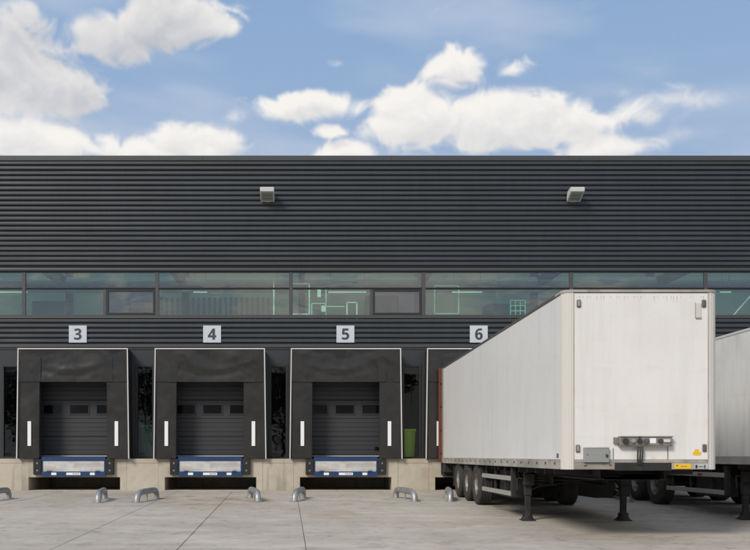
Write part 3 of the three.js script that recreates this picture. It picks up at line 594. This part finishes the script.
function makeTrailer(o) {
  const t = thing('trailer', o.label, 'trailer', [o.x, gy(6), o.z], undefined), base = -gy(6);
  const L = 13.6, hw = 1.28, B = o.bottom + base, T = o.top + base, R = 0.17, sill = B + 0.165;
  const Y = (v) => v + base;
  // skins
  const place = (g) => g;
  for (const e of [-1, 1]) {
    const s = mesh('side_panel', place(box(e < 0 ? -hw : hw - 0.05, e < 0 ? -hw + 0.05 : hw, sill, T - 0.045, 0.26, L - R - 0.005)), o.sideMat, t);
    const pp = s.geometry.attributes.uv; for (let i = 0; i < pp.count; i++) pp.setY(i, pp.getY(i) - sill);
    // corner post: rounded extrusion
    const sh = new THREE.Shape(); sh.moveTo(0, 0); sh.lineTo(R, 0); for (let q = 1; q <= 48; q++) { const a = q / 48 * Math.PI / 2, rr = R - (q % 8 === 4 ? 0.006 : q % 8 === 3 || q % 8 === 5 ? 0.003 : 0); sh.lineTo(Math.cos(a) * rr, Math.sin(a) * rr); } sh.lineTo(0, 0);
    const g = new THREE.ExtrudeGeometry(sh, { depth: T - 0.03 - B, bevelEnabled: false, curveSegments: 14 }); g.rotateX(-Math.PI / 2); // (x, y) -> (x, -z), depth -> y
    g.scale(e, 1, -1); if (e > 0) { const ix = g.attributes.position; for (let i = 0; i < ix.count; i += 3) for (const at of [g.attributes.position, g.attributes.normal]) { const a = [at.getX(i), at.getY(i), at.getZ(i)], b = [at.getX(i + 1), at.getY(i + 1), at.getZ(i + 1)]; at.setXYZ(i, ...b); at.setXYZ(i + 1, ...a); } }
    g.translate(e * (hw - R + 0.004), B, L - R + 0.004); mesh('corner_post', g, M.post, t);
    mesh('post_seam', box(e * (hw - R) - 0.006, e * (hw - R) + 0.006, B + 0.17, T - 0.05, L - 0.005, L + 0.006), M.rail, t);
    // bottom rail: upper lip, web with lashing rings
    const rl = mesh('bottom_rail', merge([rbox(e < 0 ? -hw - 0.008 : hw - 0.06, e < 0 ? -hw + 0.06 : hw + 0.008, B + 0.02, sill - 0.003, 0.05, L - R - 0.01, 0.006), rbox(e < 0 ? -hw - 0.016 : hw - 0.06, e < 0 ? -hw + 0.06 : hw + 0.016, B, B + 0.035, 0.04, L - R - 0.012, 0.006)]), M.rail, t);
    if (o.front) for (let z = 0.7; z < L - 0.4; z += 0.62) mesh('lashing_ring', rbox(e * (hw + 0.01) - 0.004, e * (hw + 0.01) + 0.004, B + 0.075, B + 0.115, z - 0.04, z + 0.04, 0.003), M.hub, rl);
    // top rail
    mesh('top_rail', rbox(e < 0 ? -hw - 0.012 : hw - 0.08, e < 0 ? -hw + 0.08 : hw + 0.012, T - 0.05, T + 0.006, 0.02, L - R, 0.012), o.topRail, t);
    // rear frame post
    mesh('rear_post', rbox(e < 0 ? -hw - 0.12 : hw - 0.01, e < 0 ? -hw + 0.01 : hw + 0.12, B + 0.04, T - 0.02, 0.0, 0.06, 0.012), M.red, t);
    mesh('hinge_post', rbox(e < 0 ? -hw - 0.03 : hw - 0.06, e < 0 ? -hw + 0.06 : hw + 0.03, B, T - 0.03, 0.062, 0.25, 0.012), M.olive, t);
    for (let k = 0; k < 4; k++) mesh('hinge', rbox(e * (hw + 0.05) - 0.035, e * (hw + 0.05) + 0.035, B + 0.3 + k * 0.72, B + 0.40 + k * 0.72, 0.05, 0.13, 0.01), M.red, t);
  }
  const f = mesh('front_panel', box(-hw + R - 0.002, hw - R + 0.002, sill, T - 0.05, L - 0.06, L), M.whiteFront, t);
  { const uv = f.geometry.attributes.uv; for (let i = 0; i < uv.count; i++) uv.setXY(i, uv.getX(i) + 1.3, uv.getY(i) - sill + (3.0 - (T - 0.05 - sill))); }
  mesh('roof', box(-hw + 0.08, hw - 0.08, T - 0.04, T - 0.006, 0.05, L - R), M.aluminium, t);
  // roof front edge follows the rounded corners
  { const sh = new THREE.Shape(); sh.moveTo(-hw - 0.01, -R - 0.3); sh.lineTo(-hw - 0.01, -R); sh.absarc(-hw + R - 0.002, -R, R + 0.008, Math.PI, Math.PI / 2, true); sh.absarc(hw - R + 0.002, -R, R + 0.008, Math.PI / 2, 0, true); sh.lineTo(hw + 0.01, -R - 0.3); sh.lineTo(-hw - 0.01, -R - 0.3);
    const g = new THREE.ExtrudeGeometry(sh, { depth: 0.035, bevelEnabled: true, bevelSize: 0.006, bevelThickness: 0.006, bevelSegments: 2, curveSegments: 12 }); g.rotateX(-Math.PI / 2); g.scale(1, 1, -1); g.translate(0, T - 0.03, L);
    const gi = g.index ? g.toNonIndexed() : g; const p = gi.attributes.position; for (let i = 0; i < p.count; i += 3) { const a = [p.getX(i), p.getY(i), p.getZ(i)]; p.setXYZ(i, p.getX(i + 1), p.getY(i + 1), p.getZ(i + 1)); p.setXYZ(i + 1, ...a); } gi.computeVertexNormals(); mesh('roof_edge', metres(gi), M.rail, t); }
  // front bolster
  mesh('front_strip', rbox(-hw + R, hw - R, B + 0.11, sill - 0.003, L - 0.05, L + 0.008, 0.004), M.rail, t);
  mesh('front_beam', rbox(-hw + R, hw - R, B, B + 0.107, L - 0.1, L + 0.012, 0.006), M.beam, t);
  mesh('underside', box(-hw + 0.05, hw - 0.05, B + 0.03, B + 0.07, 0.1, L - 0.1), M.chassis, t);
  if (o.front) {
    mesh('towing_plate', rbox(-0.44, 0.5, B - 0.02, B + 0.112, L - 0.4, L + 0.02, 0.008), M.chassis, t);
    const X = (v) => v - o.x;
    const ml = [[4.52, 3.61, M.lens], [6.585, 3.61, M.lensRim], [4.505, 1.215, M.lens], [6.595, 1.225, M.lensRim]];
    for (const [mx, my, mm] of ml) { const k = mesh('marker_light', rbox(X(mx) - 0.034, X(mx) + 0.034, Y(my) - 0.062, Y(my) + 0.062, L - 0.005, L + 0.028, 0.03, 4), M.lensRim, t); mesh('lens', rbox(X(mx) - 0.022, X(mx) + 0.022, Y(my) - 0.046, Y(my) + 0.046, L + 0.02, L + 0.036, 0.02, 3), mm, k); }
    const hd = mesh('document_flap', rbox(X(6.453), X(6.54), Y(3.375), Y(3.615), L - 0.002, L + 0.016, 0.005), M.post, t);
    mesh('flap_edge', merge([box(X(6.45), X(6.545), Y(3.362), Y(3.372), L + 0.001, L + 0.02), box(X(6.443), X(6.45), Y(3.375), Y(3.63), L + 0.001, L + 0.014)]), M.rail, hd);
    const gb = mesh('storage_box', rbox(X(4.595), X(5.01), Y(0.985), Y(1.235), L - 0.01, L + 0.06, 0.012), M.greyBox, t);
    mesh('lid_edge', box(X(4.60), X(5.005), Y(1.222), Y(1.23), L + 0.055, L + 0.066), M.rail, gb); mesh('latch', rbox(X(4.95), X(4.985), Y(1.07), Y(1.12), L + 0.055, L + 0.075, 0.005), M.socket, gb);
    for (const bx of [4.65, 4.95]) mesh('rivet', cyl(0.008, 0.01, 'z', X(bx), Y(1.115), L + 0.062, 10), M.socket, gb);
    const cp = mesh('connector_panel', merge([rbox(X(5.17), X(6.03), Y(1.265), Y(1.405), L + 0.03, L + 0.10, 0.012), box(X(5.09), X(5.175), Y(1.30), Y(1.40), L - 0.005, L + 0.045), rbox(X(5.17), X(6.04), Y(1.403), Y(1.42), L - 0.005, L + 0.115, 0.004), rbox(X(5.17), X(6.03), Y(1.248), Y(1.266), L - 0.005, L + 0.09, 0.004)]), M.connector, t);
    for (const [sx, r, m] of [[5.26, 0.05, M.socket], [5.38, 0.034, M.rail], [5.49, 0.042, M.socket], [5.60, 0.042, M.lensRim], [5.83, 0.04, M.hub]]) { mesh('socket', merge([cyl(r, 0.03, 'z', X(sx), Y(1.337), L + 0.112, 20), cyl(r * 0.6, 0.05, 'z', X(sx), Y(1.337), L + 0.112, 16)]), m, cp); }
    mesh('data_label', rbox(X(5.66), X(5.76), Y(1.30), Y(1.385), L + 0.099, L + 0.104, 0.002), M.whiteStrip, cp);
    mesh('coupling', rbox(X(5.88), X(5.99), Y(1.315), Y(1.365), L + 0.095, L + 0.13, 0.01), M.aluminium, cp);
    mesh('socket_stem', rbox(X(5.478), X(5.50), Y(1.36), Y(1.415), L + 0.10, L + 0.13, 0.006), M.socket, cp);
    for (const [k, a] of [[0, 5.485], [1, 5.515], [2, 5.54]]) mesh('cable', tube([[X(a), Y(1.27), L + 0.06], [X(a - 0.012 + k * 0.012), Y(1.19), L + 0.075], [X(a + 0.012 * (k - 1)), Y(1.08), L + 0.06], [X(a), Y(0.95), L + 0.03]], 0.013, 20, 8), M.socket, t);
    mesh('bracket_leg', merge([box(X(5.985), X(5.995), Y(1.03), Y(1.26), L - 0.002, L + 0.012), box(X(5.083), X(5.093), Y(1.03), Y(1.22), L - 0.002, L + 0.012)]), M.connector, t);
    const st = new THREE.Shape(); st.moveTo(-0.07, 0.0); st.lineTo(-0.065, -0.045); st.quadraticCurveTo(0, -0.06, 0.065, -0.045); st.lineTo(0.07, 0.005); st.lineTo(0.03, 0.01); st.lineTo(0.025, 0.05); st.lineTo(-0.04, 0.052); st.lineTo(-0.045, 0.008);
    const sg = new THREE.ExtrudeGeometry(st, { depth: 0.003, bevelEnabled: false }); sg.translate(X(6.475), Y(1.155), L + 0.001); mesh('yellow_sticker', sg, M.yellow, t);
    const yp = mesh('yellow_plate', rbox(X(6.095), X(6.37), Y(0.878), Y(0.962), L + 0.01, L + 0.022, 0.004), M.yellow, t);
    for (const [a, b, y, h] of [[6.125, 6.15, 0.92, 0.03], [6.20, 6.24, 0.914, 0.012], [6.25, 6.30, 0.914, 0.012]]) mesh('worn_print', box(X(a), X(b), Y(y), Y(y + h), L + 0.021, L + 0.0235), M.mustard, yp);
    const wp = mesh('data_plate', rbox(X(6.43), X(6.655), Y(0.878), Y(0.955), L + 0.01, L + 0.02, 0.004), M.plateWhite, t);
    for (const [a, b] of [[6.44, 6.475], [6.585, 6.605]]) mesh('worn_print', box(X(a), X(b), Y(0.89), Y(0.945), L + 0.019, L + 0.0225), M.ink, wp);
    mesh('worn_print', box(X(6.49), X(6.57), Y(0.91), Y(0.925), L + 0.019, L + 0.0225), M.lensRim, wp);
    mesh('chip', merge([rbox(X(4.60), X(4.66), Y(0.92), Y(0.94), L + 0.008, L + 0.016, 0.003), rbox(X(5.03), X(5.06), Y(0.93), Y(0.95), L + 0.008, L + 0.016, 0.003)]), M.hub, t);
    mesh('side_label', rbox(-hw - 0.004, -hw + 0.001, Y(1.06), Y(1.135), L - R - 0.24, L - R - 0.12, 0.001), M.lensRim, t);
  }
  // chassis
  for (const e of [-1, 1]) mesh('chassis_beam', merge([box(e * 0.55 - 0.07, e * 0.55 + 0.07, B + 0.012, B + 0.03, 0.3, L - 0.4), box(e * 0.55 - 0.01, e * 0.55 + 0.01, B - 0.36, B + 0.012, 0.3, 10.2), box(e * 0.55 - 0.01, e * 0.55 + 0.01, B - 0.16, B + 0.012, 10.2, L - 0.4), box(e * 0.55 - 0.07, e * 0.55 + 0.07, B - 0.378, B - 0.36, 0.3, 10.2), box(e * 0.55 - 0.07, e * 0.55 + 0.07, B - 0.178, B - 0.16, 10.2, L - 0.4)]), M.chassis, t);
  for (let z = 0.5; z < L - 0.5; z += 0.68) mesh('cross_member', box(-hw + 0.08, hw - 0.08, B - 0.10, B + 0.028, z - 0.03, z + 0.03), M.chassis, t);
  mesh('coupler_plate', box(-0.62, 0.62, B - 0.19, B - 0.178, L - 2.4, L - 0.5), M.chassis, t);
  mesh('rear_bumper', merge([box(-hw + 0.02, hw - 0.02, B - 0.42, B - 0.28, 0.02, 0.10), box(-0.8, -0.7, B - 0.3, B, 0.05, 0.15), box(0.7, 0.8, B - 0.3, B, 0.05, 0.15), box(-hw + 0.01, -hw + 0.3, B - 0.28, B - 0.02, 0.02, 0.5), box(hw - 0.3, hw - 0.01, B - 0.28, B - 0.02, 0.02, 0.5)]), M.chassis, t);
  // axles, wheels
  for (const z of [2.65, 4.05, 5.45]) {
    const yc = gy(z + o.z) - gy(6) + 0.525;
    mesh('axle', merge([cyl(0.07, 2.0, 'x', 0, yc, z, 16), box(-0.62, -0.48, yc, B - 0.37, z - 0.18, z + 0.0), box(0.48, 0.62, yc, B - 0.37, z - 0.18, z + 0.0), cyl(0.13, 0.3, 'y', -0.55, B - 0.45, z - 0.3, 14), cyl(0.13, 0.3, 'y', 0.55, B - 0.45, z - 0.3, 14)]), M.chassis, t);
    for (const e of [-1, 1]) {
      const w = sub('wheel', t); w.position.set(e * (hw - 0.225), yc, z); if (e < 0) w.rotation.y = Math.PI; w.rotation.x = hash(Math.round(z * 10), e + 2, 3) * 6;
      mesh('tyre', tyreGeo, M.tyre, w); mesh('rim', rimGeo, M.rim, w); mesh('hub', hubGeo, M.hub, w);
    }
  }
  for (const e of [-1, 1]) for (const z of [1.95, 6.15]) mesh('mud_flap', box(e * (hw - 0.225) - 0.19, e * (hw - 0.225) + 0.19, z < 3 ? 0.35 : B - 0.25, B - 0.02, z - 0.01, z + 0.01), M.rubber, t);
  // side guards
  for (const e of [-1, 1]) {
    const g = sub('side_guard', t), xo = e * (hw - 0.06);
    for (const y of o.guardY) mesh('guard_rail', rbox(xo - 0.018, xo + 0.018, Y(y) - 0.05, Y(y) + 0.05, 6.28, 9.45, 0.008), M.guard, g);
    for (const z of [6.55, 7.6, 8.7]) mesh('guard_post', rbox(xo - e * 0.045 - 0.025, xo - e * 0.045 + 0.025, Y(o.guardY[1]) - 0.07, B, z - 0.03, z + 0.03, 0.006), M.chassis, g);
    mesh('end_post', rbox(xo - e * 0.03 - 0.045, xo - e * 0.03 + 0.045, Y(o.guardY[1]) - 0.06, B - 0.03, 9.42, 9.56, 0.01), M.chassis, g);
    if (o.reflector) mesh('reflector', rbox(xo + e * 0.018 - 0.006, xo + e * 0.018 + 0.006, Y(o.guardY[0]) - 0.03, Y(o.guardY[0]) + 0.03, 8.1, 8.35, 0.004), M.redLens, g);
  }
  // landing legs
  const zl = 9.86, gz = gy(zl + o.z) - gy(6);
  for (const e of [-1, 1]) {
    const l = sub('landing_leg', t), x = e * 0.98;
    mesh('outer_tube', rbox(x - 0.068, x + 0.068, gz + 0.52, B - 0.01, zl - 0.085, zl + 0.085, 0.012), M.chassis, l);
    mesh('inner_tube', rbox(x - 0.052, x + 0.052, gz + 0.10, gz + 0.53, zl - 0.062, zl + 0.062, 0.008), M.chassis, l);
    const ft = new THREE.CylinderGeometry(0.09, 0.17, 0.10, 4, 1); ft.rotateY(Math.PI / 4); ft.translate(x, gz + 0.068, zl);
    mesh('foot', merge([metres(ft.toNonIndexed()), rbox(x - 0.14, x + 0.14, gz + 0.0, gz + 0.022, zl - 0.15, zl + 0.15, 0.006), cyl(0.03, 0.2, 'x', x, gz + 0.13, zl, 12)]), M.chassis, l);
    mesh('gear_box', rbox(x - 0.11, x + 0.11, B - 0.38, B - 0.14, zl + 0.07, zl + 0.16, 0.02), M.chassis, l);
    mesh('leg_brace', merge([bar([x, gz + 0.62, zl - 0.05], [x, B - 0.05, zl - 0.95], 0.05, 0.03), bar([x, gz + 0.60, zl], [x - e * 0.85, B - 0.12, zl - 0.02], 0.05, 0.03)]), M.chassis, l);
  }
  mesh('cross_shaft', merge([cyl(0.022, 1.9, 'x', 0, B - 0.27, zl + 0.05, 10), bar([-0.92, gz + 0.66, zl - 0.06], [0.92, B - 0.16, zl - 0.06], 0.05, 0.025), bar([0.92, gz + 0.66, zl - 0.1], [-0.92, B - 0.16, zl - 0.1], 0.05, 0.025)]), M.chassis, t);
  mesh('crank', tube([[-1.1, B - 0.24, zl + 0.1], [-1.2, B - 0.24, zl + 0.1], [-1.22, B - 0.27, zl + 0.1], [-1.22, B - 0.48, zl + 0.13]], 0.014, 20, 8), M.chassis, t);
  // spare-wheel cradle and tanks between the beams
  mesh('air_tank', cyl(0.15, 0.9, 'z', 0.0, B - 0.25, 7.4, 20), M.chassis, t);
  for (const e of [-1, 1]) mesh('pallet_box', rbox(e * 0.89 - 0.21, e * 0.89 + 0.21, gz + 0.42, B - 0.06, 7.7, 8.9, 0.02), M.chassis, t);
  return t;
}
makeTrailer({ x: 5.55, z: 0.8, bottom: 0.87, top: 3.83, front: true, sideMat: M.whiteSide, topRail: M.railDark, guardY: [0.62, 0.30], label: 'white box trailer parked on its landing legs at bay six' });
makeTrailer({ x: 10.14, z: 0.55, bottom: 0.918, top: 3.64, front: false, sideMat: M.greySide, topRail: M.post, guardY: [0.68, 0.31], reflector: true, label: 'dingy grey box trailer cut off by the right edge of the photo' });

// ------------------------------------------------------------------ behind the glass
function makeBin(x, z, h, w, m, label) {
  const t = thing('wheelie_bin', label, 'bin', [x, 0.995, z], 'bins behind the slot windows');
  const s = new THREE.CylinderGeometry(w * 0.72, w * 0.6, h * 0.86, 4, 1); s.rotateY(Math.PI / 4); s.translate(0, h * 0.43 + 0.06, 0);
  mesh('body', metres(s.toNonIndexed()), m, t);
  mesh('lid', merge([rbox(-w * 0.56, w * 0.56, h * 0.9, h * 0.98, -w * 0.58, w * 0.58, 0.03), cyl(0.02, w * 0.9, 'x', 0, h * 0.95, -w * 0.62, 10)]), m, t);
  for (const e of [-1, 1]) mesh('wheel', cyl(0.09, 0.05, 'x', e * w * 0.42, 0.09, -w * 0.42, 18), M.rubber, t);
}
makeBin(-5.0, -0.5, 1.12, 0.56, M.binGreen, 'dark green wheelie bin behind the slot window between bays three and four');
makeBin(3.33, -0.42, 0.98, 0.44, M.binLime, 'lime green bin behind the slot window between bays five and six');
// pipework, strip lights and boxes on the upper floor
const up = (name, label, cat, geos, m, g) => { const o = thing(name, label, cat, [0, 0, 0], g); mesh('body', merge(geos), m, o); };
const zi = -0.42, pr = 0.022;
const rod = (x0, y0, x1, y1, r = pr) => bar([x0, y0, zi], [x1, y1, zi], 2 * r, 2 * r);
up('riser_pipe', 'white vertical pipe behind the ribbon window above number four', 'pipe', [rod(-1.01, 5.3, -1.01, 7.4)], M.whiteInside);
up('pipe_loop', 'white bent pipe behind the ribbon window left of number five', 'pipe', [rod(-0.4, 6.67, 0.14, 6.67), rod(0.14, 6.69, 0.14, 5.66), rod(-0.4, 5.68, 0.14, 5.68)], M.whiteInside);
up('pipe_loop', 'white pipe run with a small box behind the ribbon window above number five', 'pipe', [rod(0.22, 5.4, 0.22, 6.03, 0.014), rod(0.22, 6.03, 0.68, 6.03, 0.014), rod(0.68, 5.4, 0.68, 6.5, 0.014), rod(0.68, 5.93, 1.28, 5.93, 0.014), rbox(0.53, 0.68, 5.75, 5.95, zi - 0.05, zi + 0.05, 0.01), rbox(0.40, 0.52, 6.22, 6.5, zi - 0.05, zi + 0.05, 0.01)], M.whiteInside);
up('hoop_frame', 'small white hoop frame behind the ribbon window right of number five', 'frame', [rod(1.36, 5.3, 1.36, 6.06), rod(1.36, 6.06, 1.68, 6.06), rod(1.68, 5.3, 1.68, 6.06)], M.whiteInside);
up('picture_frame', 'white rectangular frame behind the ribbon window left of number six', 'frame', [rod(4.2, 5.7, 4.2, 6.6, 0.016), rod(4.2, 5.7, 4.98, 5.7, 0.016), rod(4.98, 5.7, 4.98, 6.6, 0.016), rod(4.2, 6.6, 4.98, 6.6, 0.016)], M.rackGreen);
up('storage_rack', 'pale green grid rack behind the ribbon window above the white trailer', 'rack', [0, 1, 2, 3].map((k) => rod(6.66 + k * 0.16, 5.5, 6.66 + k * 0.16, 6.14, 0.012)).concat([0, 1, 2, 3].map((k) => rod(6.66, 5.62 + k * 0.17, 7.14, 5.62 + k * 0.17, 0.014))), M.rackGreen);
up('brace_bar', 'diagonal white brace behind the ribbon window at the right edge', 'brace', [bar([13.8, 5.55, zi], [14.9, 6.8, zi], 0.03, 0.03)], M.whiteInside);
const strips = [[-11.2, -8.95, 'pale strip fitting behind the ribbon window at the left edge'], [0.75, 1.98, 'pale strip fitting behind the ribbon window above number five'], [4.75, 5.72, 'pale strip fitting behind the ribbon window near number six'], [-3.6, -3.15, 'short pale strip fitting behind the ribbon window above number four'], [13.4, 13.75, 'short pale strip fitting behind the ribbon window above the grey trailer']];
for (const [a, b, l] of strips) { const o = thing('strip_fitting', l, 'strip light', [(a + b) / 2, 6.37, -0.3], 'strip fittings behind the ribbon window'); mesh('casing', rbox((a - b) / 2, (b - a) / 2, -0.022, 0.022, -0.04, 0.04, 0.008), M.whiteInside, o); mesh('suspension', merge([box((a - b) / 2 + 0.05, (a - b) / 2 + 0.06, 0.02, 3.9, -0.005, 0.005), box((b - a) / 2 - 0.06, (b - a) / 2 - 0.05, 0.02, 3.9, -0.005, 0.005)]), M.lensRim, o); }

// ------------------------------------------------------------------ trees across the road, mirrored in the slot windows
function makeTree(x, z, h, s, label) {
  const t = thing('broadleaf_tree', label, 'tree', [x, gy(z), z], 'trees across the road'), pos = [];
  seed = s;
  mesh('trunk', merge([cyl(0.14, h * 0.55, 'y', 0, h * 0.27, 0, 10, 0.26), bar([0, h * 0.35, 0], [h * 0.18, h * 0.62, 0.3], 0.12, 0.12), bar([0, h * 0.3, 0], [-h * 0.16, h * 0.6, -0.3], 0.12, 0.12)].map((g) => (g.index ? g.toNonIndexed() : g))), M.bark, t);
  for (let k = 0; k < 3200; k++) {
    const lobe = Math.floor(rnd() * 9), la = lobe * 2.4, lr = h * 0.17 * (lobe ? 1 : 0), cx = Math.cos(la) * lr, cz = Math.sin(la) * lr, cy = h * (0.45 + 0.4 * hash(lobe, s, 2));
    const u = rnd() * 2 - 1, a = rnd() * 6.283, r = h * 0.2 * Math.cbrt(0.25 + 0.75 * rnd()), q = Math.sqrt(1 - u * u);
    const c = new THREE.Vector3(cx + r * q * Math.cos(a), cy + r * u * 0.9, cz + r * q * Math.sin(a)), d = 0.22 + 0.16 * rnd();
    for (let v = 0; v < 3; v++) pos.push(c.x + (rnd() - 0.5) * 2 * d, c.y + (rnd() - 0.5) * 2 * d, c.z + (rnd() - 0.5) * 2 * d);
  }
  const g = new THREE.BufferGeometry(); g.setAttribute('position', new THREE.Float32BufferAttribute(pos, 3)); g.computeVertexNormals(); mesh('crown', g, M.leaf, t);
}
[[-36, 59, 10], [-28.5, 61, 11.5], [-20, 60, 10.5], [-12.5, 62, 11.5], [-6, 59, 10.5], [-1.5, 63, 12], [4, 60, 11], [10, 60, 10.5], [18, 62, 11.5]].forEach(([x, z, h], i) =>
  makeTree(x, z, h, 900 + i, 'leafy tree across the road behind the viewer, mirrored darkly in the slot windows'));

renderer.render(scene, camera);
